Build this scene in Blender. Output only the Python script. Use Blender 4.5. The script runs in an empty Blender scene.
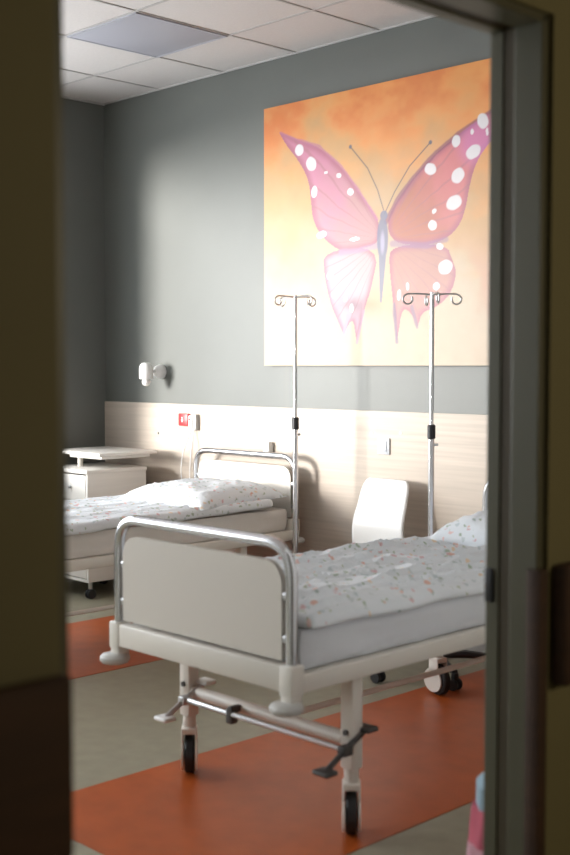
import bpy, bmesh, math, random
import numpy as np
from mathutils import Vector, Matrix, noise
random.seed(7)
PI = math.pi
S = bpy.context.scene
C = S.collection

# ------------------------------------------------------------------ materials
def mat(name, col, rough=.5, metal=0.0, spec=.5, bump=0.0, bscale=60, var=0.0, vscale=3.0, emit=None, stretch=None):
    m = bpy.data.materials.new(name); m.use_nodes = True
    nt = m.node_tree; b = nt.nodes['Principled BSDF']
    b.inputs['Base Color'].default_value = (*col, 1)
    b.inputs['Roughness'].default_value = rough
    b.inputs['Metallic'].default_value = metal
    b.inputs['Specular IOR Level'].default_value = spec
    tc = nt.nodes.new('ShaderNodeTexCoord')
    if var > 0:
        n = nt.nodes.new('ShaderNodeTexNoise'); n.inputs['Scale'].default_value = vscale; n.inputs['Detail'].default_value = 5
        src = tc.outputs['Object']
        if stretch:
            mp = nt.nodes.new('ShaderNodeMapping'); mp.inputs['Scale'].default_value = stretch
            nt.links.new(src, mp.inputs['Vector']); src = mp.outputs['Vector']
        nt.links.new(src, n.inputs['Vector'])
        r = nt.nodes.new('ShaderNodeValToRGB')
        r.color_ramp.elements[0].position = .3; r.color_ramp.elements[1].position = .7
        r.color_ramp.elements[0].color = (*[max(0, c * (1 - var)) for c in col], 1)
        r.color_ramp.elements[1].color = (*[min(1, c * (1 + var)) for c in col], 1)
        nt.links.new(n.outputs['Fac'], r.inputs['Fac']); nt.links.new(r.outputs['Color'], b.inputs['Base Color'])
    if bump > 0:
        n2 = nt.nodes.new('ShaderNodeTexNoise'); n2.inputs['Scale'].default_value = bscale; n2.inputs['Detail'].default_value = 4
        nt.links.new(tc.outputs['Object'], n2.inputs['Vector'])
        bp = nt.nodes.new('ShaderNodeBump'); bp.inputs['Strength'].default_value = bump; bp.inputs['Distance'].default_value = .01
        nt.links.new(n2.outputs['Fac'], bp.inputs['Height']); nt.links.new(bp.outputs['Normal'], b.inputs['Normal'])
    if emit:
        b.inputs['Emission Color'].default_value = (*emit[:3], 1); b.inputs['Emission Strength'].default_value = emit[3]
    return m

def floral(name, base, scale=29.0):
    """white cotton printed with small sprigs: flowers in mixed colours, leaves, a pale grey-blue twig"""
    m = bpy.data.materials.new(name); m.use_nodes = True
    nt = m.node_tree; N = nt.nodes; L = nt.links; b = N['Principled BSDF']
    b.inputs['Roughness'].default_value = .85; b.inputs['Specular IOR Level'].default_value = .2
    tc = N.new('ShaderNodeTexCoord')
    nz = N.new('ShaderNodeTexNoise'); nz.inputs['Scale'].default_value = 40; L.new(tc.outputs['Object'], nz.inputs['Vector'])
    mx = N.new('ShaderNodeMix'); mx.data_type = 'VECTOR'; mx.inputs[0].default_value = .035
    L.new(tc.outputs['Object'], mx.inputs[4]); L.new(nz.outputs['Color'], mx.inputs[5])
    cur = None
    layers = [(scale * .8, .25, .60, [(0, (.42, .50, .52)), (.5, (.50, .55, .55)), (1, (.36, .45, .48))]),
              (scale * 1.35, .28, .45, [(0, (.20, .30, .14)), (.5, (.34, .40, .22)), (1, (.26, .36, .30))]),
              (scale, .26, .46, [(0, (.75, .28, .14)), (.3, (.78, .42, .36)), (.6, (.62, .28, .30)), (1, (.78, .50, .22))])]
    for k, (sc, rad, keep, cols) in enumerate(layers):
        mp = N.new('ShaderNodeMapping'); mp.inputs['Location'].default_value = (k * .37, k * .21, k * .11)
        L.new(mx.outputs[1], mp.inputs['Vector'])
        v = N.new('ShaderNodeTexVoronoi'); v.inputs['Scale'].default_value = sc; L.new(mp.outputs['Vector'], v.inputs['Vector'])
        sep = N.new('ShaderNodeSeparateColor'); L.new(v.outputs['Color'], sep.inputs['Color'])
        lt = N.new('ShaderNodeMath'); lt.operation = 'LESS_THAN'; lt.inputs[1].default_value = rad; L.new(v.outputs['Distance'], lt.inputs[0])
        kp = N.new('ShaderNodeMath'); kp.operation = 'LESS_THAN'; kp.inputs[1].default_value = keep; L.new(sep.outputs['Red'], kp.inputs[0])
        mu = N.new('ShaderNodeMath'); mu.operation = 'MULTIPLY'; L.new(lt.outputs[0], mu.inputs[0]); L.new(kp.outputs[0], mu.inputs[1])
        sc2 = N.new('ShaderNodeMath'); sc2.operation = 'MULTIPLY'; sc2.inputs[1].default_value = .62; L.new(mu.outputs[0], sc2.inputs[0])
        rp = N.new('ShaderNodeValToRGB'); cr = rp.color_ramp; cr.interpolation = 'CONSTANT'
        cr.elements[0].position = 0; cr.elements[0].color = (*cols[0][1], 1)
        cr.elements[1].position = cols[-1][0] * .8; cr.elements[1].color = (*cols[-1][1], 1)
        for p, cc in cols[1:-1]:
            e = cr.elements.new(p * .8); e.color = (*cc, 1)
        L.new(sep.outputs['Green'], rp.inputs['Fac'])
        mc = N.new('ShaderNodeMix'); mc.data_type = 'RGBA'
        L.new(sc2.outputs[0], mc.inputs[0])
        if cur is None: mc.inputs[6].default_value = (*base, 1)
        else: L.new(cur, mc.inputs[6])
        L.new(rp.outputs['Color'], mc.inputs[7]); cur = mc.outputs[2]
    L.new(cur, b.inputs['Base Color'])
    n2 = N.new('ShaderNodeTexNoise'); n2.inputs['Scale'].default_value = 14; n2.inputs['Detail'].default_value = 5
    L.new(tc.outputs['Object'], n2.inputs['Vector'])
    bp = N.new('ShaderNodeBump'); bp.inputs['Strength'].default_value = .5; bp.inputs['Distance'].default_value = .02
    L.new(n2.outputs['Fac'], bp.inputs['Height']); L.new(bp.outputs['Normal'], b.inputs['Normal'])
    return m

M = {}
M['wall'] = mat('grey_wall_paint', (.128, .134, .123), .42, spec=.4, bump=.08, bscale=180, var=.03)
M['white_wall'] = mat('white_wall_paint', (.42, .42, .40), .7)
M['door_wall'] = mat('ivory_wall_paint', (.74, .72, .68), .7)
M['wood_panel'] = mat('pale_oak_laminate', (.49, .42, .355), .45, spec=.3, var=.10, vscale=2.2, stretch=(.6, 1, 22))
M['ceiling'] = mat('ceiling_tile', (.60, .565, .55), .85, bump=.35, bscale=260, var=.03, vscale=90)
M['grid'] = mat('ceiling_grid_metal', (.42, .40, .39), .5)
M['diffuser'] = mat('frosted_diffuser', (.40, .40, .45), .35)
M['beige_floor'] = mat('beige_linoleum', (.27, .248, .18), .36, spec=.35, var=.08, vscale=14)
M['orange_floor'] = mat('orange_linoleum', (.37, .076, .014), .36, spec=.3, var=.10, vscale=10)
M['frame'] = mat('cream_powder_coat', (.70, .66, .60), .38)
M['board'] = mat('cream_bed_board', (.63, .585, .53), .5, spec=.35)
M['chrome'] = mat('brushed_chrome', (.62, .62, .64), .22, metal=1.0)
M['steel'] = mat('polished_steel', (.55, .55, .56), .28, metal=1.0)
M['black'] = mat('black_plastic', (.012, .012, .014), .45)
M['tyre'] = mat('black_rubber_tyre', (.014, .014, .015), .6)
M['dark'] = mat('dark_grey_plastic', (.05, .045, .042), .5)
M['white'] = mat('white_plastic', (.78, .78, .77), .35)
M['caster'] = mat('pale_caster_plastic', (.72, .68, .62), .45)
M['bumper'] = mat('grey_bumper_rubber', (.50, .49, .47), .5)
M['lam'] = mat('white_laminate', (.72, .70, .66), .4, var=.03, vscale=2, stretch=(1, 1, 18))
M['niche'] = mat('dark_cabinet_interior', (.16, .15, .14), .6)
M['sheet'] = mat('cotton_sheet_white', (.68, .70, .735), .9, spec=.15, bump=.5, bscale=9)
M['sheet_beige'] = mat('cotton_sheet_ivory', (.70, .66, .62), .9, spec=.15, bump=.5, bscale=9)
M['duvet'] = floral('floral_cotton', (.735, .765, .80))
M['red'] = mat('red_plastic', (.75, .03, .035), .4)
M['switch'] = mat('pale_blue_grey_plastic', (.50, .53, .57), .4)
M['sock'] = mat('grey_plastic', (.42, .41, .40), .4)
M['corr'] = mat('olive_corridor_paint', (.17, .145, .065), .7, var=.04)
M['jamb'] = mat('grey_green_frame_paint', (.095, .088, .052), .45)
M['seal'] = mat('brown_rubber_seal', (.06, .042, .016), .6)
M['brown'] = mat('brown_wood_guard', (.048, .019, .006), .75, var=.2, vscale=4, stretch=(1, 1, 10))
M['corr_floor'] = mat('corridor_linoleum', (.25, .22, .17), .5)
M['canvas_edge'] = mat('canvas_edge', (.62, .40, .20), .8)
M['blue_cloth'] = mat('pale_blue_cloth', (.30, .42, .50), .9)
M['pink_cloth'] = mat('pink_cloth', (.55, .12, .17), .9, var=.15, vscale=9)
M['pale_pink'] = mat('pale_pink_cloth', (.66, .36, .42), .9)
M['bulb'] = mat('opal_bulb', (.85, .85, .83), .2)
M['grey_rail'] = mat('white_window_frame', (.75, .75, .75), .4)

gl = bpy.data.materials.new('window_glass'); gl.use_nodes = True
_n = gl.node_tree.nodes; _n.clear()
_o = _n.new('ShaderNodeOutputMaterial'); _t = _n.new('ShaderNodeBsdfTransparent'); _g = _n.new('ShaderNodeBsdfGlossy'); _x = _n.new('ShaderNodeMixShader')
_g.inputs['Roughness'].default_value = .02; _x.inputs[0].default_value = .05
gl.node_tree.links.new(_t.outputs[0], _x.inputs[1]); gl.node_tree.links.new(_g.outputs[0], _x.inputs[2]); gl.node_tree.links.new(_x.outputs[0], _o.inputs[0])
M['glass'] = gl

# ------------------------------------------------------------------ mesh helpers
def box(bm, c, s, bev=0.0, seg=2, rz=0.0):
    t = bmesh.new()
    bmesh.ops.create_cube(t, size=1.0)
    for v in t.verts: v.co = Vector((v.co.x * s[0], v.co.y * s[1], v.co.z * s[2]))
    if bev > 0:
        bmesh.ops.bevel(t, geom=list(t.edges), offset=min(bev, min(s) * .49), segments=seg, affect='EDGES', profile=.5)
    R = Matrix.Rotation(rz, 4, 'Z')
    for v in t.verts: v.co = R @ v.co + Vector(c)
    join(bm, t); return bm

def join(bm, t, mtx=None):
    mp = {}
    for v in t.verts: mp[v] = bm.verts.new(mtx @ v.co if mtx else v.co)
    for f in t.faces:
        try: bm.faces.new([mp[v] for v in f.verts])
        except ValueError: pass
    t.free()

def fillet(pts, R, n=6):
    pts = [Vector(p) for p in pts]; out = [pts[0]]
    for i in range(1, len(pts) - 1):
        a, p, b = pts[i - 1], pts[i], pts[i + 1]
        d1 = (a - p); d2 = (b - p); l = min(R, d1.length * .49, d2.length * .49)
        p1 = p + d1.normalized() * l; p2 = p + d2.normalized() * l
        for k in range(n + 1):
            t = k / n
            out.append(p1 * (1 - t) ** 2 + p * 2 * t * (1 - t) + p2 * t * t)
    out.append(pts[-1]); return out

def tube(bm, pts, r, n=12, caps=True):
    pts = [Vector(p) for p in pts]
    rr = r if isinstance(r, (list, tuple)) else [r] * len(pts)
    rings = []; up = None
    for i, p in enumerate(pts):
        d = (pts[min(i + 1, len(pts) - 1)] - pts[max(i - 1, 0)]).normalized()
        if up is None:
            up = Vector((0, 0, 1)) if abs(d.z) < .9 else Vector((1, 0, 0))
        x = up - d * up.dot(d)
        if x.length < 1e-5: x = d.orthogonal()
        x.normalize(); up = x; y = d.cross(x)
        rings.append([bm.verts.new(p + x * math.cos(2 * PI * k / n) * rr[i] + y * math.sin(2 * PI * k / n) * rr[i]) for k in range(n)])
    for a, b in zip(rings, rings[1:]):
        for k in range(n): bm.faces.new((a[k], a[(k + 1) % n], b[(k + 1) % n], b[k]))
    if caps:
        bm.faces.new(rings[0][::-1]); bm.faces.new(rings[-1])
    return bm

def lathe(bm, prof, c=(0, 0, 0), n=24, axis='Z'):
    rings = []
    for r, z in prof:
        ring = []
        for k in range(n):
            a = 2 * PI * k / n
            p = (r * math.cos(a), r * math.sin(a), z)
            if axis == 'X': p = (p[2], p[0], p[1])
            if axis == 'Y': p = (p[1], p[2], p[0])
            ring.append(bm.verts.new(Vector(p) + Vector(c)))
        rings.append(ring)
    for a, b in zip(rings, rings[1:]):
        for k in range(n): bm.faces.new((a[k], a[(k + 1) % n], b[(k + 1) % n], b[k]))
    bm.faces.new(rings[0][::-1]); bm.faces.new(rings[-1])
    return bm

def prism(bm, poly, y0, y1):
    """poly in XZ, extruded along Y"""
    a = [bm.verts.new((x, y0, z)) for x, z in poly]; b = [bm.verts.new((x, y1, z)) for x, z in poly]
    bm.faces.new(a[::-1]); bm.faces.new(b); n = len(poly)
    for k in range(n): bm.faces.new((a[k], a[(k + 1) % n], b[(k + 1) % n], b[k]))
    return bm

def rrect(x0, x1, z0, z1, rt, rb=.005, n=8):
    out = []
    for cx, cz, r, a0 in ((x1, z1, rt, 0), (x0, z1, rt, 90), (x0, z0, rb, 180), (x1, z0, rb, 270)):
        sx = -1 if cx == x1 else 1; sz = -1 if cz == z1 else 1
        for k in range(n + 1):
            a = math.radians(a0 + 90 * k / n)
            out.append((cx + sx * r + r * math.cos(a), cz + sz * r + r * math.sin(a)))
    return out

def BM(): return bmesh.new()

def obj(name, bm, m, parent=None, sharp=.6, smooth=True):
    bmesh.ops.recalc_face_normals(bm, faces=list(bm.faces))
    if smooth:
        for f in bm.faces: f.smooth = True
        for e in bm.edges:
            if len(e.link_faces) == 2 and e.calc_face_angle(0) > sharp: e.smooth = False
    me = bpy.data.meshes.new(name); bm.to_mesh(me); bm.free()
    me.materials.append(m)
    o = bpy.data.objects.new(name, me); C.objects.link(o)
    if parent is not None: o.parent = parent
    return o

def thing(name, label, cat, loc=(0, 0, 0), rz=0.0, group=None):
    o = bpy.data.objects.new(name, None); C.objects.link(o)
    o.location = loc; o.rotation_euler = (0, 0, rz); o.empty_display_size = .1
    return tag(o, label, cat, group)

def tag(o, label, cat, group=None):
    o['label'] = label; o['category'] = cat
    if group: o['group'] = group
    return o

def struct(name, bm, m, parent=None, smooth=False):
    o = obj(name, bm, m, parent, smooth=smooth)
    if parent is None: o['kind'] = 'structure'
    return o

def copy_tree(o, parent=None):
    c = o.copy(); C.objects.link(c)
    if parent is not None: c.parent = parent
    for ch in list(o.children): copy_tree(ch, c)
    return c

# ------------------------------------------------------------------ the room
XL, XR, YB, YF, H = -6.38, -1.55, 4.59, -2.4, 3.07        # left, right (door) wall, back, front, ceiling
XC = -1.40                                               # corridor face of the door wall
DY0, DY1, DH = .926, 2.145, 2.108                          # door opening
WY0, WY1, WZ0, WZ1 = -1.8, 3.68, .82, 2.76               # window in the left wall

b = box(BM(), ((XL + XR) / 2, (YB + YF) / 2, -.05), (XR - XL + .3, YB - YF + .3, .1)); struct('floor', b, M['beige_floor'])
def patch(x0, x1, y0, y1, name):
    return struct(name, box(BM(), ((x0 + x1) / 2, (y0 + y1) / 2, .001), (x1 - x0, y1 - y0, .002)), M['orange_floor'])
patch(-3.19, -2.233, 1.93, YB - .015, 'floor_inlay_right'); patch(-5.32, -4.36, 1.93, YB - .015, 'floor_inlay_left')

struct('wall_back', box(BM(), ((XL + XR) / 2, YB + .1, H / 2), (XR - XL + .6, .2, H + .2)), M['wall'])
struct('wall_front', box(BM(), ((XL + XR) / 2, YF - .1, H / 2), (XR - XL + .6, .2, H + .2)), M['white_wall'])
b = BM(); T = .3; xm = XL - T / 2
box(b, (xm, (WY1 + YB + .2) / 2, H / 2), (T, YB + .2 - WY1, H + .2)); box(b, (xm, (YF - .2 + WY0) / 2, H / 2), (T, WY0 - YF + .2, H + .2))
box(b, (xm, (WY0 + WY1) / 2, WZ0 / 2 - .05), (T, WY1 - WY0, WZ0 + .1)); box(b, (xm, (WY0 + WY1) / 2, (WZ1 + H + .1) / 2), (T, WY1 - WY0, H + .1 - WZ1))
struct('wall_left', b, M['wall'])
b = BM(); xm = (XR + XC - .02) / 2; T = XC - .02 - XR
box(b, (xm, (DY1 + YB + .1) / 2, H / 2), (T, YB + .1 - DY1, H + .1)); box(b, (xm, (YF - .1 + DY0) / 2, H / 2), (T, DY0 - YF + .1, H + .1))
box(b, (xm, (DY0 + DY1) / 2, (DH + H) / 2), (T, DY1 - DY0, H - DH))
struct('wall_right', b, M['door_wall'])
b = BM(); box(b, (XC - .01, (DY1 + YB + .1) / 2, 1.4), (.02, YB + .1 - DY1, 2.8)); box(b, (XC - .01, (YF - .1 + DY0) / 2, 1.4), (.02, DY0 - YF + .1, 2.8))
box(b, (XC - .01, (DY0 + DY1) / 2, (DH + 2.8) / 2), (.02, DY1 - DY0, 2.8 - DH))
struct('wall_corridor', b, M['corr'])
# corridor around the viewer
struct('floor_corridor', box(BM(), (-.05, 1.1, -.05), (2.7, 7.2, .1)), M['corr_floor'])
b = BM(); box(b, (1.3, 1.1, 1.4), (.1, 7.2, 2.9)); struct('wall_corridor_far', b, M['corr'])
struct('wall_corridor_end', box(BM(), (-.05, 4.75, 1.4), (2.7, .1, 2.9)), M['corr'])
struct('wall_corridor_start', box(BM(), (-.05, -2.55, 1.4), (2.7, .1, 2.9)), M['corr'])
struct('ceiling_corridor', box(BM(), (-.05, 1.1, 2.85), (2.7, 7.2, .1)), M['corr'])

# suspended ceiling: slab, T-grid, one unlit diffuser panel
struct('ceiling', box(BM(), ((XL + XR) / 2, (YB + YF) / 2, H + .05), (XR - XL + .1, YB - YF + .1, .1)), M['ceiling'])
P_ = .594; gx, gy = -5.205, 4.101
b = BM()
x = gx - 2 * P_
while x < XR:
    if x > XL: box(b, (x, (YB + YF) / 2, H - .001), (.014, YB - YF, .006))
    x += P_
y = gy
while y > YF:
    box(b, ((XL + XR) / 2, y, H - .0013), (XR - XL, .014, .006)); y -= P_
struct('trim_1', b, M['grid'])
b = BM()
box(b, ((XL + XR) / 2, YB - .008, H - .004), (XR - XL, .010, .008)); box(b, (XL + .008, (YB + YF) / 2, H - .004), (.016, YB - YF, .012))
struct('trim_2', b, M['grid'])
lt = thing('ceiling_light', 'unlit bluish square light panel set among the white ceiling tiles', 'ceiling light', (gx + P_ / 2, gy - P_ / 2, H - .004))
obj('diffuser', box(BM(), (0, 0, -.002), (P_ - .03, P_ - .03, .006), .002), M['diffuser'], lt)
b = BM(); e = P_ / 2 - .012
for sx, sy in ((1, 0), (-1, 0), (0, 1), (0, -1)):
    box(b, (sx * e, sy * e, -.003), (.012 if sx else 2 * e + .012, .012 if sy else 2 * e - .012, .008))
obj('frame', b, M['diffuser'], lt)

# wood panel along the lower back wall, baseboard
PH = 1.15
struct('wall_panel_back', box(BM(), ((XL + XR) / 2, YB - .006, PH / 2), (XR - XL, .012, PH), .001), M['wood_panel'])
struct('baseboard_back', box(BM(), ((XL + XR) / 2, YB - .018, .04), (XR - XL, .012, .08), .003), M['sock'])
struct('baseboard_left', box(BM(), (XL + .006, (YB + YF) / 2, .04), (.012, YB - YF, .08), .003), M['sock'])

# window in the left wall
b = BM(); xf = XL - .2
for yy in (WY0 + .03, WY1 - .03): box(b, (xf, yy, (WZ0 + WZ1) / 2), (.07, .06, WZ1 - WZ0))
for zz in (WZ0 + .03, WZ1 - .03): box(b, (xf, (WY0 + WY1) / 2, zz), (.07, WY1 - WY0, .06))
for k in (1, 2): box(b, (xf, WY0 + (WY1 - WY0) * k / 3, (WZ0 + WZ1) / 2), (.06, .05, WZ1 - WZ0))
w = struct('window_1', b, M['grey_rail'])
obj('pane', box(BM(), (xf, (WY0 + WY1) / 2, (WZ0 + WZ1) / 2), (.006, WY1 - WY0 - .1, WZ1 - WZ0 - .1)), M['glass'], w, smooth=False)
obj('sill', box(BM(), (XL - .06, (WY0 + WY1) / 2, WZ0 + .012), (.2, WY1 - WY0, .024), .004), M['white'], w)

# door frame
d = BM()
for ys, s in ((DY1, -1), (DY0, 1)):
    box(d, (XR + .018, ys + s * .006, DH / 2), (.036, .020, DH), .003)
    box(d, (-1.447, ys + s * .010, DH / 2), (.070, .026, DH), .003)
box(d, (XR + .018, (DY0 + DY1) / 2, DH - .006), (.036, DY1 - DY0 - .01, .020), .003)
box(d, (-1.447, (DY0 + DY1) / 2, DH - .006), (.070, DY1 - DY0 - .01, .020), .003)
df = struct('door_1', d, M['jamb'])
b = BM()
for ys, s in ((DY1, -1), (DY0, 1)): box(b, (-1.498, ys + s * .004, DH / 2), (.034, .018, DH))
box(b, (-1.498, (DY0 + DY1) / 2, DH - .003), (.034, DY1 - DY0 - .02, .016))
obj('seal', b, M['seal'], df, smooth=False)
obj('strike_plate', box(BM(), (-1.538, DY1 - .018, .90), (.022, .006, .075), .002), M['black'], df)
gd = BM()
box(gd, (-1.418, DY1 - .011, .475), (.036, .036, .95), .005)
tag(obj('corner_guard', gd, M['brown']), 'brown upright guard strip on the right door jamb, below the wall plank height', 'corner guard')
g1 = 'brown plank guards on the corridor wall'
tag(obj('wall_guard', box(BM(), (XC + .022, 2.155 + .95, .83), (.044, 1.9, .26), .012, 3), M['brown']),
    'brown wall guard plank right of the doorway, its sawn end facing the viewer', 'wall guard', g1)
tag(obj('wall_guard', box(BM(), (XC + .014, .93 - 1.2, .82), (.028, 2.4, .26), .008, 3), M['brown']),
    'dark brown wall guard plank left of the doorway at the bottom left', 'wall guard', g1)

# ------------------------------------------------------------------ painting
def in_poly(px, pz, poly):
    inside = np.zeros(px.shape, bool); n = len(poly); j = n - 1
    for i in range(n):
        xi, zi = poly[i]; xj, zj = poly[j]
        c = ((zi > pz) != (zj > pz)) & (px < (xj - xi) * (pz - zi) / (zj - zi + 1e-12) + xi)
        inside ^= c; j = i
    return inside
def dist_line(px, pz, pts):
    d = np.full(px.shape, 9.0)
    for (x0, z0), (x1, z1) in zip(pts, pts[1:]):
        dx, dz = x1 - x0, z1 - z0
        t = np.clip(((px - x0) * dx + (pz - z0) * dz) / (dx * dx + dz * dz + 1e-12), 0, 1)
        d = np.minimum(d, np.hypot(px - x0 - t * dx, pz - z0 - t * dz))
    return d
def rounded(poly, it=2):
    for _ in range(it):
        o = []
        for i in range(len(poly)):
            a, c = poly[i], poly[(i + 1) % len(poly)]
            o += [(a[0] * .75 + c[0] * .25, a[1] * .75 + c[1] * .25), (a[0] * .25 + c[0] * .75, a[1] * .25 + c[1] * .75)]
        poly = o
    return poly
LF = [(-4.715, 2.655), (-4.700, 2.648), (-4.566, 2.591), (-4.405, 2.535), (-4.25, 2.416), (-4.129, 2.282), (-4.041, 2.175), (-3.983, 2.105), (-3.982, 1.998), (-4.128, 1.976), (-4.249, 1.973), (-4.373, 2.049), (-4.452, 2.146), (-4.468, 2.261), (-4.485, 2.376), (-4.566, 2.488), (-4.648, 2.567)]
LH = [(-3.982, 1.987), (-4.039, 1.763), (-4.074, 1.699), (-4.128, 1.52), (-4.134, 1.50), (-4.140, 1.52), (-4.163, 1.636), (-4.222, 1.55), (-4.228, 1.54), (-4.278, 1.628), (-4.325, 1.708), (-4.372, 1.868), (-4.373, 1.986)]
RF = [(-3.94, 2.102), (-3.87, 2.202), (-3.761, 2.306), (-3.628, 2.403), (-3.475, 2.484), (-3.315, 2.55), (-3.162, 2.604), (-3.143, 2.534), (-3.314, 2.413), (-3.386, 2.333), (-3.422, 2.237), (-3.446, 2.119), (-3.483, 2.042), (-3.56, 1.987), (-3.678, 1.965), (-3.897, 1.991)]
RH = [(-3.911, 1.982), (-3.56, 1.967), (-3.52, 1.882), (-3.494, 1.82), (-3.532, 1.72), (-3.622, 1.661), (-3.707, 1.643), (-3.728, 1.582), (-3.736, 1.57), (-3.744, 1.59), (-3.778, 1.646), (-3.833, 1.669), (-3.858, 1.53), (-3.866, 1.50), (-3.872, 1.53), (-3.89, 1.692), (-3.919, 1.886)]
SP = [(-3.351, 2.516, .034, .039), (-3.505, 2.444, .03, .028), (-3.404, 2.381, .044, .036), (-3.412, 2.475, .01, .016), (-3.326, 2.463, .009, .019), (-3.493, 2.281, .045, .036), (-3.515, 2.156, .046, .04), (-3.659, 2.331, .036, .033), (-3.644, 2.06, .032, .025), (-3.634, 2.127, .016, .013), (-3.564, 1.854, .042, .041), (-3.598, 1.955, .023, .018), (-3.618, 1.765, .026, .019), (-3.853, 1.733, .014, .03), (-4.556, 2.537, .032, .037), (-4.466, 2.453, .042, .039), (-4.443, 2.303, .026, .031), (-4.389, 2.073, .038, .021), (-4.265, 2.369, .018, .015), (-4.183, 2.276, .027, .019), (-4.152, 2.032, .041, .011), (-4.325, 1.855, .024, .027), (-4.294, 1.752, .025, .02), (-4.172, 1.68, .018, .024), (-4.217, 1.726, .015, .013), (-4.358, 2.395, .013, .009), (-3.798, 1.773, .011, .021), (-3.25, 2.53, .03, .03)]
AN = [[(-3.957, 2.163), (-3.998, 2.268), (-4.065, 2.383), (-4.184, 2.506)], [(-3.949, 2.145), (-3.885, 2.245), (-3.789, 2.361), (-3.66, 2.459)]]
PX0, PX1, PZ0, PZ1 = -4.832, -3.10, 1.382, 2.796
NX, NZ = 430, 350
gxs = np.linspace(PX0, PX1, NX); gzs = np.linspace(PZ0, PZ1, NZ)
X, Z = np.meshgrid(gxs, gzs)
def fbm(f, seed, sx=1, sz=1, oct_=4):
    """small value-noise fractal on the canvas grid"""
    rng = np.random.RandomState(seed); out = np.zeros(X.shape); amp = 1; tot = 0
    for _ in range(oct_):
        u = (X - PX0) * f * sx; v = (Z - PZ0) * f * sz
        g = rng.rand(int(v.max()) + 3, int(u.max()) + 3)
        iu = u.astype(int); iv = v.astype(int); fu = u - iu; fv = v - iv
        fu = fu * fu * (3 - 2 * fu); fv = fv * fv * (3 - 2 * fv)
        out += amp * ((g[iv, iu] * (1 - fu) + g[iv, iu + 1] * fu) * (1 - fv) + (g[iv + 1, iu] * (1 - fu) + g[iv + 1, iu + 1] * fu) * fv)
        tot += amp; amp *= .5; f *= 2
    return out / tot
def lerp(a, b_, t): return a * (1 - t[..., None]) + np.array(b_) * t[..., None]
def sst(a, b_, v):
    t = np.clip((v - a) / (b_ - a), 0, 1); return t * t * (3 - 2 * t)
t = (Z - PZ0) / (PZ1 - PZ0); s_ = (X - PX0) / (PX1 - PX0)
n1, n2, n3 = fbm(3, 1), fbm(5, 2, 1, 1.4), fbm(12, 3)
col = np.ones(X.shape + (3,)) * np.array((.42, .325, .23))  # pale peach base low down: washed-out glare painted into the colour
col = lerp(col, (.47, .28, .125), sst(.15, .7, t + (n1 - .5) * .7))
col = lerp(col, (.72, .29, .08), sst(.50, 1.05, t + (n2 - .5) * .7 + (s_ - .5) * .25) * .85)
col = lerp(col, (.52, .13, .04), sst(.42, .85, n2 + (t - .8) * .35 + np.abs(s_ - .42) * .2) * sst(.70, .95, t) * .7)
col = lerp(col, (.46, .23, .16), sst(.52, .66, n1) * sst(.0, .08, t) * (1 - sst(.25, .5, t)) * sst(.45, .8, s_) * .6)
col *= (1 + (n3 - .5) * .10)[..., None]
def wing(poly, inner, outer, veins, seed):
    global col
    pl = rounded(poly, 2); m = in_poly(X, Z, pl); d_ = dist_line(X, Z, pl + pl[:1])
    nn = fbm(7, seed)
    r_ = np.hypot(X + 3.955, Z - 2.02)
    cw = np.ones(X.shape + (3,)) * np.array(inner)
    cw = lerp(cw, outer, sst(.15, .62, r_ + (nn - .5) * .4))
    cw = lerp(cw, (.30, .09, .14), sst(.045, .0, d_ + (nn - .5) * .03) * .75)
    ang = np.arctan2(Z - 2.02, np.abs(X + 3.955))
    st = np.sin(ang * veins + nn * 3); cw = lerp(cw, (.28, .12, .14), sst(.86, 1.0, st) * .45)
    a = np.clip(m * 1.0, 0, 1); col = col * (1 - a[..., None]) + cw * a[..., None]
wing(LH, (.40, .27, .27), (.38, .25, .30), 42, 11); wing(RH, (.36, .18, .145), (.40, .20, .17), 42, 12)
wing(LF, (.38, .20, .20), (.44, .17, .25), 34, 13); wing(RF, (.36, .125, .08), (.50, .15, .16), 34, 14)  # forewing tips coloured brighter to offset the weaker light higher up
dl = dist_line(X, Z, [(-3.75, 2.44), (-3.475, 2.487), (-3.15, 2.61)])
for pts, wd, cc, k in (([(-3.94, 2.102), (-3.87, 2.202), (-3.761, 2.306), (-3.628, 2.403), (-3.475, 2.484), (-3.315, 2.55), (-3.162, 2.604)], .016, (.20, .06, .10), .8),
                       ([(-4.70, 2.648), (-4.566, 2.591), (-4.405, 2.535), (-4.25, 2.416), (-4.129, 2.282), (-4.0, 2.12)], .013, (.36, .13, .22), .7),
                       ([(-3.90, 1.99), (-3.68, 1.965), (-3.56, 1.985)], .022, (.22, .12, .22), .6), ([(-3.99, 1.99), (-4.13, 1.972), (-4.25, 1.972)], .022, (.28, .19, .30), .6),
                       ([(-3.866, 1.50), (-3.885, 1.69)], .014, (.16, .11, .17), .8), ([(-3.736, 1.57), (-3.77, 1.67)], .013, (.20, .13, .18), .8),
                       ([(-4.134, 1.50), (-4.09, 1.66)], .011, (.32, .20, .27), .7), ([(-4.226, 1.545), (-4.20, 1.64)], .012, (.33, .21, .28), .7)):
    dd = dist_line(X, Z, pts); col = lerp(col, cc, sst(wd, wd * .35, dd + (n3 - .5) * .012) * k)
col = lerp(col, (.50, .16, .36), sst(.16, .04, np.hypot(X + 3.38, (Z - 2.43))) * in_poly(X, Z, rounded(RF, 2)) * .7)
for i, (sx, sz, rx, rz) in enumerate(SP):
    if sx > -3.3: pass
    a = np.arctan2(Z - sz, X - sx)
    q = np.hypot((X - sx) / rx, (Z - sz) / rz) * (1 + .10 * np.sin(a * 2 + i * 1.7) + .02 * np.sin(a * 5 + i))
    col = lerp(col, (.62, .60, .62), sst(1.0, .82, q) * .95)
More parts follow.
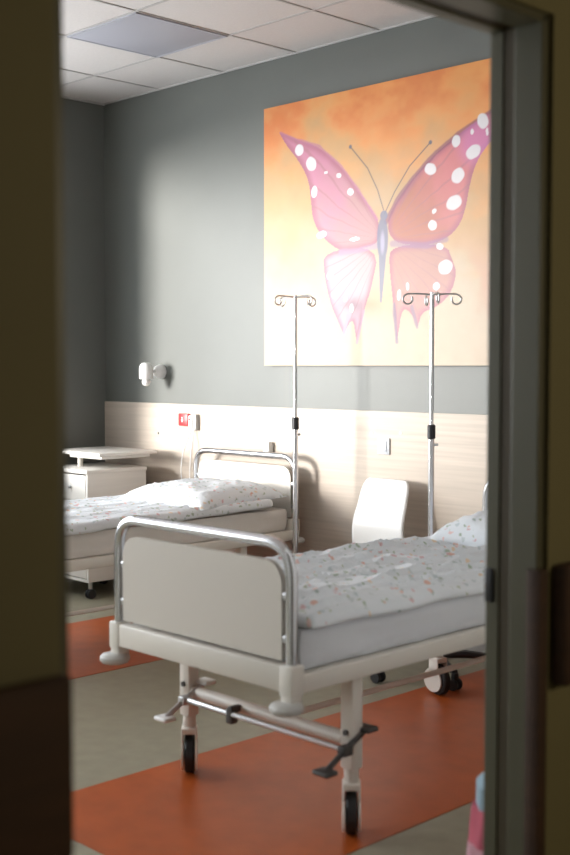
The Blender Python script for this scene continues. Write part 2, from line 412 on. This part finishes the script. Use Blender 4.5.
for an in AN:
    dd = dist_line(X, Z, an); col = lerp(col, (.10, .085, .09), sst(.005, .0015, dd) * .85)
    col = lerp(col, (.14, .12, .14), sst(.013, .008, np.hypot(X - an[-1][0], Z - an[-1][1])))
bodyq = np.minimum(np.hypot((X + 3.963) / .040, (Z - 2.02) / .120), np.hypot((X + 3.955) / .027, (Z - 2.135) / .027))
abd = dist_line(X, Z, [(-3.963, 1.93), (-3.972, 1.706)]) / (.006 + .020 * np.clip((Z - 1.70) / .23, 0, 1))
col = lerp(col, (.13, .13, .20), sst(1.05, .8, np.minimum(bodyq, abd)) * .9)
col = lerp(col, (.34, .31, .42), sst(.9, .3, np.hypot((X + 3.963) / .022, (Z - 2.0) / .085)) * .8)
b = BM()
verts = [[b.verts.new((x, YB - .037, z)) for x in gxs] for z in gzs]
for j in range(NZ - 1):
    for i in range(NX - 1): b.faces.new((verts[j][i], verts[j][i + 1], verts[j + 1][i + 1], verts[j + 1][i]))
pm = bpy.data.materials.new('painted_canvas'); pm.use_nodes = True
pb = pm.node_tree.nodes['Principled BSDF']; at_ = pm.node_tree.nodes.new('ShaderNodeVertexColor'); at_.layer_name = 'paint'
pm.node_tree.links.new(at_.outputs['Color'], pb.inputs['Base Color']); pb.inputs['Roughness'].default_value = .36; pb.inputs['Specular IOR Level'].default_value = .32
_wv = pm.node_tree.nodes.new('ShaderNodeTexNoise'); _wv.inputs['Scale'].default_value = 220
_bp = pm.node_tree.nodes.new('ShaderNodeBump'); _bp.inputs['Strength'].default_value = .15; _bp.inputs['Distance'].default_value = .004
_tc = pm.node_tree.nodes.new('ShaderNodeTexCoord'); pm.node_tree.links.new(_tc.outputs['Object'], _wv.inputs['Vector'])
pm.node_tree.links.new(_wv.outputs['Fac'], _bp.inputs['Height']); pm.node_tree.links.new(_bp.outputs['Normal'], pb.inputs['Normal'])
pt = thing('painting', 'large orange canvas of a pink white-spotted butterfly on the grey wall', 'painting', (0, 0, 0))
me = bpy.data.meshes.new('painted_front'); b.to_mesh(me); b.free(); me.materials.append(pm)
ca = me.color_attributes.new('paint', 'FLOAT_COLOR', 'POINT')
rgba = np.ones((NX * NZ, 4), np.float32); rgba[:, :3] = np.clip(col, 0, 1).reshape(-1, 3); ca.data.foreach_set('color', rgba.ravel())
fo = bpy.data.objects.new('painted_front', me); C.objects.link(fo); fo.parent = pt
obj('canvas_frame', box(BM(), ((PX0 + PX1) / 2, YB - .0185, (PZ0 + PZ1) / 2), (PX1 - PX0, .035, PZ1 - PZ0)), M['canvas_edge'], pt, smooth=False)

# ------------------------------------------------------------------ beds
HW = .395; L = 2.0
def end_board(parent, name, y, HW):
    tb = tube(BM(), fillet([(-HW, y, .50), (-HW, y, .892), (HW, y, .892), (HW, y, .50)], .10, 8), .0165, 14)
    o = obj(name, tb, M['chrome'], parent)
    o['label'] = 'chrome tube bow with a cream board'
    pn = prism(BM(), rrect(-HW + .030, HW - .03, .566, .840, .065), y - .009, y + .009)
    obj('panel', pn, M['board'], o, sharp=.5)
    for s in (-1, 1):
        for z in (.625, .745):
            c = BM(); box(c, (s * (HW - .022), y, z), (.05, .014, .022), .004); obj('clip', c, M['steel'], o)
    return o
def caster_fork(bm, cx, cy, a):
    """pale plastic wheel hood, wheel axle turned by a"""
    t = BM()
    for s in (-1, 1):
        poly = []
        for k in range(20):
            an = 2 * PI * k / 20; poly.append((.058 * math.cos(an), .062 + .050 * math.sin(an)))
        poly = [(x, z) for x, z in poly]
        prism(t, poly, s * .0235 - .003, s * .0235 + .003)
        box(t, (-.005, s * .0235, .11), (.06, .006, .07), .003)
    box(t, (-.005, 0, .148), (.06, .053, .022), .005)
    lathe(t, [(.02, .15), (.022, .155), (.022, .20), (.02, .205)], (-.005, 0, 0), 16)
    join(bm, t, Matrix.Translation((cx, cy, 0)) @ Matrix.Rotation(a, 4, 'Z'))
def wheel_bm(cx, cy, a, r=.0645, w=.034):
    t = lathe(BM(), [(r * .55, -w / 2), (r * .9, -w / 2), (r, -w / 2 + .006), (r, w / 2 - .006), (r * .9, w / 2), (r * .55, w / 2)], (0, 0, r), 28, 'Y')
    o = BM(); join(o, t, Matrix.Translation((cx, cy, 0)) @ Matrix.Rotation(a, 4, 'Z')); return o

def make_bed(label):
    bed = thing('hospital_bed', label, 'bed', group='hospital beds')
    # frame rails
    for s in (-1, 1):
        obj('side_rail', box(BM(), (s * .405, L / 2, .505), (.035, L - .04, .052), .005), M['frame'], bed)
    for y in (0, L):
        b = BM(); box(b, (0, y, .518), (.84, .045, .074), .007)
        obj('end_rail', b, M['frame'], bed)
    b = BM(); box(b, (0, L / 2, .514), (.78, L - .08, .026), .004); obj('mattress_platform', b, M['frame'], bed)
    end_board(bed, 'footboard', 0, HW); end_board(bed, 'headboard', L, .413)
    for sx in (-1, 1):
        for y in (0, L):
            cb = BM(); box(cb, (sx * HW, y, .515), (.052, .052, .088), .007); box(cb, (sx * HW, y, .465), (.045, .045, .04), .006)
            cp = obj('corner_post', cb, M['frame'], bed)
            bp = lathe(BM(), [(.03, .424), (.042, .428), (.048, .436), (.048, .446), (.042, .453), (.028, .457)], (sx * HW, y - .02 if y == 0 else y + .02, 0), 24)
            obj('bumper', bp, M['bumper'], cp)
    for sx in (-1, 1):
        for y, a in ((.27, -.80 if sx > 0 else -.72), (L - .36, 2.9 if sx < 0 else 1.2)):
            x = sx * .372
            b = BM(); box(b, (x, y, .345), (.050, .046, .29), .006)
            lg = obj('leg', b, M['frame'], bed)
            for zz in (.26, .31):
                obj('bolt', lathe(BM(), [(.009, -.030), (.009, .030)], (x, y, zz), 10, 'Y'), M['dark'], lg)
            x = x if y < 1 else x * 1.06
            f = BM(); caster_fork(f, x, y, a)
            cs = obj('caster', f, M['caster'], bed)
            obj('wheel', wheel_bm(x - .012 * math.cos(a), y - .012 * math.sin(a), a), M['tyre'], cs)
    for y in (.27, L - .33):
        obj('cross_bar', tube(BM(), [(-.345, y, .283), (.345, y, .283)], .021, 14), M['frame'], bed)
        yy = y - .055
        br = tube(BM(), [(-.34, yy, .272), (.40, yy, .272)], .0095, 10)
        rod = obj('brake_rod', br, M['steel'], bed)
        cl = BM(); box(cl, (-.10, yy + .005, .265), (.03, .03, .05), .006); box(cl, (-.10, yy + .03, .285), (.022, .07, .02), .004)
        obj('clamp', cl, M['dark'], rod)
        for sx in (-1, 1):
            x = -.328 if sx < 0 else .398
            lv = tube(BM(), [(x, yy - .080, .228), (x, yy, .272), (x, yy + .085, .312)], .009, 8)
            box(lv, (x, yy, .27), (.03, .04, .03), .005)
            pl = obj('brake_pedal', lv, M['steel'] if sx < 0 else M['dark'], bed)
            for py, pz in ((yy - .085, .226), (yy + .09, .316)):
                p = BM(); box(p, (x, py, pz), (.062, .05, .015), .007, 3); obj('pedal_pad', p, M['white'] if sx < 0 else M['dark'], pl)
    obj('linkage_bar', tube(BM(), [(.075, .27, .288), (.075, L - .36, .288)], .0105, 10), M['frame'], bed)
    return bed
bed_near = make_bed('nearer cream and chrome hospital bed in front, whole footboard and wheels in view')
bed_near.location = (-2.695, 2.27, 0)
bed_far = copy_tree(bed_near); bed_far.location = (-4.912, 2.47, 0)
for _c in bed_far.children:
    if _c.name.startswith('linkage_bar'): _c.location.x = .265; _c.location.z = -.05
    if _c.name.startswith(('side_rail', 'mattress_platform')): _c.location.z = -.03
bed_far['label'] = 'farther cream and chrome hospital bed behind, its headboard against the wood-panelled wall'

def rounded_slab(x0, x1, y0, y1, z0, z1, nx, ny, nz, rad, f):
    """closed soft box: grid of a cube, corners rounded, points moved by f(x,y,z,u,v,w)"""
    b = BM()
    key = {}
    def V(i, j, k):
        q = (i, j, k)
        if q not in key:
            u, v, w_ = i / nx, j / ny, k / nz
            p = Vector((x0 + (x1 - x0) * u, y0 + (y1 - y0) * v, z0 + (z1 - z0) * w_))
            c = Vector((min(max(p.x, x0 + rad[0]), x1 - rad[0]), min(max(p.y, y0 + rad[0]), y1 - rad[0]), min(max(p.z, z0 + (rad[2] if len(rad) > 2 else rad[1])), z1 - rad[1])))
            dv = p - c; rz_ = rad[1] if (dv.z > 0 or len(rad) < 3) else rad[2]; e = Vector((dv.x / rad[0], dv.y / rad[0], dv.z / rz_))
            if e.length > 1: e.normalize()
            p = c + Vector((e.x * rad[0], e.y * rad[0], e.z * rz_))
            key[q] = b.verts.new(p + f(p, u, v, w_))
        return key[q]
    for i in range(nx):
        for j in range(ny):
            for k in (0, nz): b.faces.new((V(i, j, k), V(i + 1, j, k), V(i + 1, j + 1, k), V(i, j + 1, k)))
    for i in range(nx):
        for k in range(nz):
            for j in (0, ny): b.faces.new((V(i, j, k), V(i + 1, j, k), V(i + 1, j, k + 1), V(i, j, k + 1)))
    for j in range(ny):
        for k in range(nz):
            for i in (0, nx): b.faces.new((V(i, j, k), V(i, j + 1, k), V(i, j + 1, k + 1), V(i, j, k + 1)))
    return b
def nz_(x, y, z=0.0): return noise.noise(Vector((x, y, z)))
def ridge(x, y, z=0.0): return 1 - min(1, abs(nz_(x, y, z)) * 2.6)

def mattress(loc, seed, m, label):
    def f(p, u, v, w_):
        k = nz_(p.x * 3 + seed, p.y * 2.2, p.z * 6) * .010
        kk = ridge(p.x * 5 + seed, p.y * 4 + p.z * 9, seed) * .006
        return Vector(((1 if p.x > 0 else -1) * (k + kk) * (abs(u - .5) > .45), 0, -.004 * (w_ > .5)))
    b = rounded_slab(-.392, .392, .035, L - .03, .529, .652, 16, 60, 6, (.03, .012), f)
    o = obj('mattress', b, m); o.location = loc; return tag(o, label, 'mattress', 'mattresses on the beds')
mattress(bed_near.location, 3, M['sheet'], 'sheeted mattress lying on the nearer bed under its floral duvet')
mattress(bed_far.location - Vector((0, 0, .03)), 8, M['sheet_beige'], 'ivory sheeted mattress lying on the farther bed behind')

def duvet(loc, seed, label, y1, amp, lift, zt=.680):
    def f(p, u, v, w_):
        top = max(0, (w_ - .3) / .7)
        edge = min(1, min(u, 1 - u) * 9, min(v, 1 - v) * 12)
        big = nz_(p.x * 2.4 + seed, p.y * 1.7, seed) * .020
        # creases: long folds running obliquely over the cover
        q1 = p.x * .25 + p.y * .97; q2 = -p.x * .97 + p.y * .25
        fold = (ridge(q1 * 2.0 + seed, q2 * 10, seed) ** 3) * .011 + (ridge(p.y * 2.2 + seed, p.x * 13, 4.1) ** 3) * .007 + nz_(p.x * 16, p.y * 9, seed) * .003
        pl = 1 - .8 * min(1, max(0, (p.y - 1.36) / .08))
        dz = top * (edge * .004 * pl + (big * .35 + fold * amp) * (.35 + .65 * edge) * pl)
        hem = nz_(p.y * 3.4 + seed, 3.3 if p.x > 0 else 8.1) * .010 + nz_(p.y * 9 + seed, 1.3 if p.x > 0 else 5.1) * .004 + .014 * (.5 - v) * 1.2
        side = nz_(p.y * 5.1 + seed, 7.7 if p.x > 0 else 2.1) * .012 * (abs(u - .5) > .42)
        hm = 1 - min(1, min(u, 1 - u) * 7)
        return Vector(((1 if p.x > 0 else -1) * side, 0, dz + hem * hm + lift * v ** 3 * hm))
    b = rounded_slab(-.412, .418, .055, y1, .646, zt, 110, 200, 5, (.026, .030, .006), f)
    # hang the border a little over the mattress edge
    for v in b.verts:
        e = max(0, abs(v.co.x) - .345) / .07
        v.co.z -= min(1.2, e) ** 2 * .004
    o = obj('duvet', b, M['duvet'], sharp=1.2); o.location = loc; return tag(o, label, 'duvet', 'floral duvets')
duvet(bed_near.location, 2.3, 'crumpled floral duvet spread on the nearer bed', 1.90, 1.9, 0)
duvet(bed_far.location - Vector((0, 0, .03)), 9.1, 'floral duvet spread on the farther bed by the cabinet', 1.84, .9, .03, .694)

def pillow(loc, size, rz, tilt, seed, label):
    n = 44; b = BM(); sx, sy, sz = size
    grids = []
    for sgn in (1, -1):
        g = []
        for j in range(n + 1):
            row = []
            for i in range(n + 1):
                u = i / n * 2 - 1; v = j / n * 2 - 1
                rim = (i in (0, n) or j in (0, n))
                if rim and sgn < 0: row.append(grids[0][j][i]); continue
                pinch = 1 - .07 * (1 - abs(v) ** 2) * abs(u) ** 4 - .0
                pinch2 = 1 - .08 * (1 - abs(u) ** 2) * abs(v) ** 4
                h = (max(0, 1 - abs(u) ** 4.0) * max(0, 1 - abs(v) ** 4.0)) ** .5
                wr = (nz_(u * 2 + seed, v * 2, sgn) * .16 + (ridge(u * 4 + seed, v * 3 + u * 2, seed) ** 3) * .10 - .05) * h
                z = sz * (h * 1.25 - .55 + wr) if sgn > 0 else -sz * (.55 + .2 * h)
                if rim: z = -.55 * sz
                row.append(b.verts.new((u * sx * pinch, v * sy * pinch2, z)))
            g.append(row)
        grids.append(g)
    for k, g in enumerate(grids):
        for j in range(n):
            for i in range(n):
                q = (g[j][i], g[j][i + 1], g[j + 1][i + 1], g[j + 1][i])
                b.faces.new(q if k == 0 else q[::-1])
    o = obj('pillow', b, M['duvet'], sharp=1.5); o.location = loc; o.rotation_euler = (tilt, 0, rz)
    return tag(o, label, 'pillow', 'floral pillows')
pillow((-2.665, 3.965, .745), (.315, .285, .092), 0.03, .06, 3.3, 'floral pillow at the head of the nearer bed, cut by the door jamb')
pillow((-4.83, 4.09, .712), (.32, .33, .075), .10, .02, 6.1, 'floral pillow on the farther bed before its headboard')

# ------------------------------------------------------------------ IV stands
def iv_stand(loc, base_rz, hook_rz, top, label, old=None):
    st = thing('iv_stand', label, 'IV stand', loc, 0, 'IV stands')
    hub = lathe(BM(), [(.035, .075), (.042, .08), (.042, .105), (.022, .115), (.022, .15), (.018, .16)], (0, 0, 0), 20)
    obj('hub', hub, M['black'], st)
    for k in range(5):
        a = base_rz + k * 2 * PI / 5; d = Vector((math.cos(a), math.sin(a), 0))
        b = tube(BM(), [d * .03 + Vector((0, 0, .092)), d * .16 + Vector((0, 0, .09)), d * .29 + Vector((0, 0, .078))], [.022, .019, .014], 8)
        obj('base_leg', b, M['black'], st)
        f = BM(); p = d * .29
        for s in (-1, 1): lathe_part = lathe(f, [(.010, s * .016 - .008), (.024, s * .016 - .008), (.026, s * .016), (.024, s * .016 + .008), (.010, s * .016 + .008)], (p.x, p.y, .0262), 18, 'Y')
        box(f, (p.x, p.y, .06), (.026, .026, .03), .006)
        obj('caster', f, M['tyre'], st)
    obj('lower_pole', tube(BM(), [(0, 0, .12), (0, 0, 1.065)], .0135, 14), M['chrome'], st)
    obj('clamp_collar', lathe(BM(), [(.014, 1.055), (.0185, 1.06), (.0185, 1.115), (.012, 1.12)], (0, 0, 0), 16), M['black'], st)
    kb = tube(BM(), [(0, 0, 1.03), (.03 * math.cos(hook_rz), .03 * math.sin(hook_rz), 1.03)], .006, 8)
    obj('clamp_knob', kb, M['steel'], st)
    obj('upper_pole', tube(BM(), [(0, 0, 1.08), (0, 0, top)], .0095, 12), M['chrome'], st)
    for k in range(4):
        a = hook_rz + k * PI / 2; d = Vector((math.cos(a), math.sin(a), 0)); z0 = Vector((0, 0, top - .010))
        pts = [z0, z0 + d * .06 + Vector((0, 0, .004)), z0 + d * .105 + Vector((0, 0, .004))]
        for j in range(9):
            an = math.radians(80 - j * 36)
            pts.append(z0 + d * (.110 + .022 * math.cos(an)) + Vector((0, 0, -.020 + .022 * math.sin(an))))
        obj('hook', tube(BM(), pts, .0042, 8), M['steel'], st)
    return st
iv_stand((-4.292, 4.262, 0), math.radians(-54), math.radians(45.7 + 38), 1.738, 'chrome IV stand rising beside the headboard of the farther bed')
iv_stand((-3.32, 4.15, 0), math.radians(-102), math.radians(45.7 + 6), 1.705, 'chrome IV stand between white chair and the nearer bed pillow')

# ------------------------------------------------------------------ white chair between the beds
ch = thing('chair', 'white moulded shell chair standing against the panelled wall between beds', 'chair', (-3.87, 4.30, 0))
prof = [(.205, .815, .148), (.180, .75, .152), (.158, .68, .157), (.136, .62, .162), (.128, .57, .165), (.132, .52, .170), (.138, .475, .175), (.115, .443, .188), (.07, .430, .194), (-.03, .428, .196), (-.13, .432, .194), (-.18, .43, .188), (-.205, .415, .178)]
b = BM(); rows = []
cp = []
for i in range(len(prof) - 1):
    for k in range(4):
        tt = k / 4; p0 = prof[max(i - 1, 0)]; p1 = prof[i]; p2 = prof[i + 1]; p3 = prof[min(i + 2, len(prof) - 1)]
        cp.append(tuple(.5 * (2 * p1[q] + (p2[q] - p0[q]) * tt + (2 * p0[q] - 5 * p1[q] + 4 * p2[q] - p3[q]) * tt ** 2 + (3 * p1[q] - p0[q] - 3 * p2[q] + p3[q]) * tt ** 3) for q in range(3)))
cp.append(prof[-1])
NW = 16
for idx, (y, z, hw) in enumerate(cp):
    dt = min(idx, len(cp) - 1 - idx)
    cut = [.030, .014, .006, .002][dt] if dt < 4 else 0
    hwi = hw - cut
    rows.append([b.verts.new(((2 * i / NW - 1) * hwi, y - .010 * (1 - (2 * i / NW - 1) ** 2) * (z < .5) * 0 - .012 * ((2 * i / NW - 1) ** 2), z)) for i in range(NW + 1)])
for r0, r1 in zip(rows, rows[1:]):
    for i in range(NW): b.faces.new((r0[i], r0[i + 1], r1[i + 1], r1[i]))
so = obj('shell', b, M['white'], ch, sharp=2)
md = so.modifiers.new('thickness', 'SOLIDIFY'); md.thickness = .011; md.offset = 0
for sx in (-1, 1):
    for sy in (-1, 1):
        lg = tube(BM(), fillet([(sx * .05, sy * .08, .412), (sx * .14, sy * .12, .408), (sx * .19, sy * .20, .012)], .04), .0095, 10)
        lo = obj('leg', lg, M['chrome'], ch)
        obj('foot_cap', lathe(BM(), [(.012, 0), (.013, .004), (.013, .028), (.010, .03)], (sx * .19, sy * .20, 0), 12), M['black'], lo)

# ------------------------------------------------------------------ bedside cabinet with overbed top
cx0, cx1, cy0, cy1 = -6.20, -5.765, 4.01, 4.44
cb = thing('bedside_cabinet', 'white bedside cabinet with raised table top in the left corner', 'cabinet', (0, 0, 0))
cz0 = .105; cw = cx1 - cx0; cxm = (cx0 + cx1) / 2; cym = (cy0 + cy1) / 2
b = BM()
for x in (cx0 + .009, cx1 - .009): box(b, (x, cym, (cz0 + .745) / 2), (.018, cy1 - cy0, .745 - cz0), .0015)
box(b, (cxm, cy1 - .006, (cz0 + .745) / 2), (cw - .036, .012, .745 - cz0))
box(b, (cxm, cym, cz0 + .009), (cw - .036, cy1 - cy0, .018)); box(b, (cxm, cym + .01, .415), (cw - .036, cy1 - cy0 - .03, .016)); box(b, (cxm, cym + .01, .575), (cw - .036, cy1 - cy0 - .03, .016))
obj('body', b, M['lam'], cb, smooth=False)
b = BM(); box(b, (cxm, cym - .004, .757), (cw + .016, cy1 - cy0 + .014, .024), .004); obj('top_board', b, M['lam'], cb)
dr = obj('drawer', box(BM(), (cxm, cy0 + .006, .662), (cw - .04, .018, .15), .002), M['lam'], cb)
for dx in (-.05, .05): obj('knob', lathe(BM(), [(.006, -.018), (.011, -.016), (.011, -.010), (.006, -.006), (.006, .0)], (cxm + dx, cy0 - .002, .662), 12, 'Y'), M['steel'], dr)
do = obj('door', box(BM(), (cxm, cy0 + .006, .265), (cw - .04, .018, .275), .002), M['lam'], cb)
obj('knob', lathe(BM(), [(.006, -.018), (.011, -.016), (.011, -.010), (.006, -.006), (.006, .0)], (cx0 + .07, cy0 - .002, .35), 12, 'Y'), M['steel'], do)
b = BM(); box(b, (-5.975, 4.275, .858), (.52, .43, .020), .004); sh = obj('table_top', b, M['lam'], cb)
b = BM(); box(b, (-5.90, 4.27, .838), (.33, .36, .018), .003); obj('under_tray', b, M['lam'], sh)
obj('support_post', tube(BM(), [(-6.04, 4.15, .765), (-6.04, 4.15, .835)], .016, 12), M['frame'], cb)
for sx in (0, 1):
    for sy in (0, 1):
        px, py = (cx0 + .045, cx1 - .045)[sx], (cy0 + .045, cy1 - .045)[sy]
        cs = obj('caster', tube(BM(), [(px, py, .058), (px, py, cz0 + .004)], .013, 10), M['steel'], cb)
        wh = BM()
        for s in (-1, 1): lathe(wh, [(.012, s * .013 - .007), (.027, s * .013 - .007), (.029, s * .013), (.027, s * .013 + .007), (.012, s * .013 + .007)], (px, py, .0295), 18, 'X')
        obj('wheel', wh, M['tyre'], cs)

# ------------------------------------------------------------------ things on the wall
wl = thing('wall_lamp', 'small white swivel reading lamp on the grey wall above cabinet', 'wall lamp', (-5.79, YB, 1.345))
obj('wall_mount', lathe(BM(), [(.042, 0), (.044, -.01), (.043, -.026), (.037, -.042), (.026, -.053), (.012, -.058)], (0, 0, 0), 24, 'Y'), M['white'], wl)
obj('arm', tube(BM(), [(0, -.02, 0), (0, -.075, 0)], .012, 12), M['white'], wl)
ls = obj('lamp_shade', lathe(BM(), [(.008, .062), (.026, .058), (.038, .044), (.043, .026), (.043, -.036), (.039, -.040)], (0, -.125, -.005), 24), M['white'], wl)
obj('bulb', lathe(BM(), [(.012, -.036), (.024, -.048), (.027, -.060), (.020, -.076), (.007, -.083)], (0, -.125, -.005), 20), M['bulb'], ls)

YP = YB - .010
rb = thing('nurse_call_box', 'red nurse call box with white mark on the wood panel', 'call box', (-5.552, YP, 1.056))
obj('housing', box(BM(), (0, -.012, 0), (.088, .024, .076), .005), M['red'], rb)
mk = lathe(BM(), [(.005, 0), (.005, -.002)], (-.006, -.0235, .012), 14, 'Y'); box(mk, (-.006, -.0245, -.005), (.010, .002, .018)); box(mk, (-.006, -.0245, -.002), (.019, .0021, .004))
obj('mark', mk, M['white'], rb, smooth=False)
hb = thing('call_handset', 'white call handset hooked beside red box, cables hanging down', 'handset', (-5.456, YP, 1.045))
obj('holder', box(BM(), (.014, -.014, 0), (.034, .028, .094), .005), M['sock'], hb)
hs = obj('handset', box(BM(), (-.018, -.017, .0), (.034, .034, .082), .007), M['white'], hb)
obj('button', lathe(BM(), [(.008, 0), (.007, -.003)], (-.018, -.034, .016), 14, 'Y'), M['red'], hs)
obj('bracket', box(BM(), (-.04, -.018, -.045), (.13, .032, .008), .003), M['white'], hb)
for dx, sw in ((-.028, -.035), (-.004, .02)):
    pts = []
    for k in range(25):
        tt = k / 24; pts.append((dx + sw * math.sin(tt * PI * .9) + dx * .3 * tt, -.012 - .05 * math.sin(tt * PI * .8), -.045 - .40 * tt))
    obj('cable', tube(BM(), pts, .0032, 6), M['white'], hb)

so_ = thing('wall_socket', 'small white socket box just above the tube of the far headboard', 'socket', (-4.812, YP, .917))
obj('cover', box(BM(), (-.004, -.010, -.004), (.066, .020, .062), .004), M['white'], so_)
obj('plug', box(BM(), (.018, -.024, .010), (.020, .030, .060), .004), M['white'], so_)
sw = thing('light_switch', 'pale grey rocker switch on the wood panel above the white chair', 'switch', (-3.966, YP, .972))
obj('plate', box(BM(), (0, -.006, 0), (.080, .012, .084), .004), M['switch'], sw)
obj('rocker', box(BM(), (.0, -.013, 0), (.050, .008, .054), .003), M['switch'], sw)
for x, z, m, lb in ((-5.816, .964, 'black', 'black screw hole plug in the wood panel above the cabinet'), (-4.054, 1.035, 'white', 'white screw cap on wood panel, left above the switch'), (-3.86, 1.043, 'white', 'white screw cap on wood panel, right above the switch')):
    tag(obj('screw_cap', lathe(BM(), [(.008, 0), (.0075, -.003), (.004, -.005)], (x, YP, z), 14, 'Y'), M[m]), lb, 'screw cap', 'screw caps on the panel')

# ------------------------------------------------------------------ cloth bundle just behind the right jamb
cl = thing('cloth_bag', 'soft pink and pale blue cloth bag behind the right door jamb', 'bag', (-1.655, 2.455, 0))
def lump(z0, z1, r0, r1, seed, capt):
    b = BM(); rings = []; n = 36; mrows = 14
    for j in range(mrows + 1):
        tt = j / mrows; z = z0 + (z1 - z0) * tt; r = r0 + (r1 - r0) * tt
        if capt and tt > .7: r *= math.sqrt(max(.02, 1 - ((tt - .7) / .3) ** 2))
        ring = []
        for k in range(n):
            a = 2 * PI * k / n; q = 1 + .05 * nz_(math.cos(a) * 2 + seed, math.sin(a) * 2, z * 8) + .03 * math.sin(a * 9 + seed)
            ring.append(b.verts.new((.42 * r * q * math.cos(a), r * q * math.sin(a), z)))
        rings.append(ring)
    for r_, s2 in zip(rings, rings[1:]):
        for k in range(n): b.faces.new((r_[k], r_[(k + 1) % n], s2[(k + 1) % n], s2[k]))
    b.faces.new(rings[0][::-1]); b.faces.new(rings[-1]); return b
obj('lower_cloth', lump(0, .24, .215, .205, 1, False), M['pale_pink'], cl, sharp=1.2)
obj('middle_cloth', lump(.24, .325, .205, .19, 2, False), M['pink_cloth'], cl, sharp=1.2)
obj('upper_cloth', lump(.325, .40, .185, .185, 3, True), M['blue_cloth'], cl, sharp=1.2)

# ------------------------------------------------------------------ light
w = bpy.data.worlds.new('sky'); S.world = w; w.use_nodes = True
bg = w.node_tree.nodes['Background']; bg.inputs[0].default_value = (.91, .96, 1.0, 1); bg.inputs[1].default_value = 8.0
sun = bpy.data.lights.new('low_sun', 'SUN'); sun.energy = 6.4; sun.angle = math.radians(15); sun.color = (1.0, .965, .92)
so2 = bpy.data.objects.new('low_sun', sun); C.objects.link(so2)
el = math.radians(5.0); az = math.atan(.5)
dirv = Vector((math.sin(az) * math.cos(el), math.cos(az) * math.cos(el), -math.sin(el)))
so2.rotation_euler = dirv.to_track_quat('-Z', 'Y').to_euler()
pr = bpy.data.lights.new('window_portal', 'AREA'); pr.shape = 'RECTANGLE'; pr.size = WY1 - WY0; pr.size_y = WZ1 - WZ0; pr.cycles.is_portal = True
po = bpy.data.objects.new('window_portal', pr); C.objects.link(po); po.location = (XL - .32, (WY0 + WY1) / 2, (WZ0 + WZ1) / 2)
po.rotation_euler = Vector((1, 0, 0)).to_track_quat('-Z', 'Y').to_euler(); 
po.rotation_euler = (PI / 2, 0, -PI / 2)
# unseen fill light added near the far corridor wall to brighten the doorway surround
cl_ = bpy.data.lights.new('corridor_fill', 'AREA'); cl_.size = .5; cl_.energy = 14.0; cl_.color = (1, .86, .62)
co = bpy.data.objects.new('corridor_fill', cl_); C.objects.link(co); co.location = (1.15, 2.5, 1.75); co.rotation_euler = (0, math.radians(80), math.radians(10))

# ------------------------------------------------------------------ camera
cam = bpy.data.cameras.new('camera'); cam.sensor_fit = 'VERTICAL'; cam.sensor_height = 36; cam.lens = 50.0; cam.clip_start = .05
cam.dof.use_dof = True; cam.dof.focus_distance = 6.0; cam.dof.aperture_fstop = 2.5
camo = bpy.data.objects.new('camera', cam); C.objects.link(camo); camo.location = (0, 0, 1.38)
camo.rotation_euler = (PI / 2 - math.atan(61.5 / 1187.5), 0, PI / 2 - math.radians(44.3))
S.camera = camo
S.view_settings.view_transform = 'Standard'; S.view_settings.look = 'None'; S.view_settings.gamma = 1.0; S.view_settings.exposure = 0.28
S.view_settings.use_curve_mapping = False
S.cycles.use_denoising = True; S.cycles.max_bounces = 10; S.cycles.diffuse_bounces = 6; S.cycles.caustics_reflective = False; S.cycles.caustics_refractive = False
S.cycles.sample_clamp_indirect = 4.0
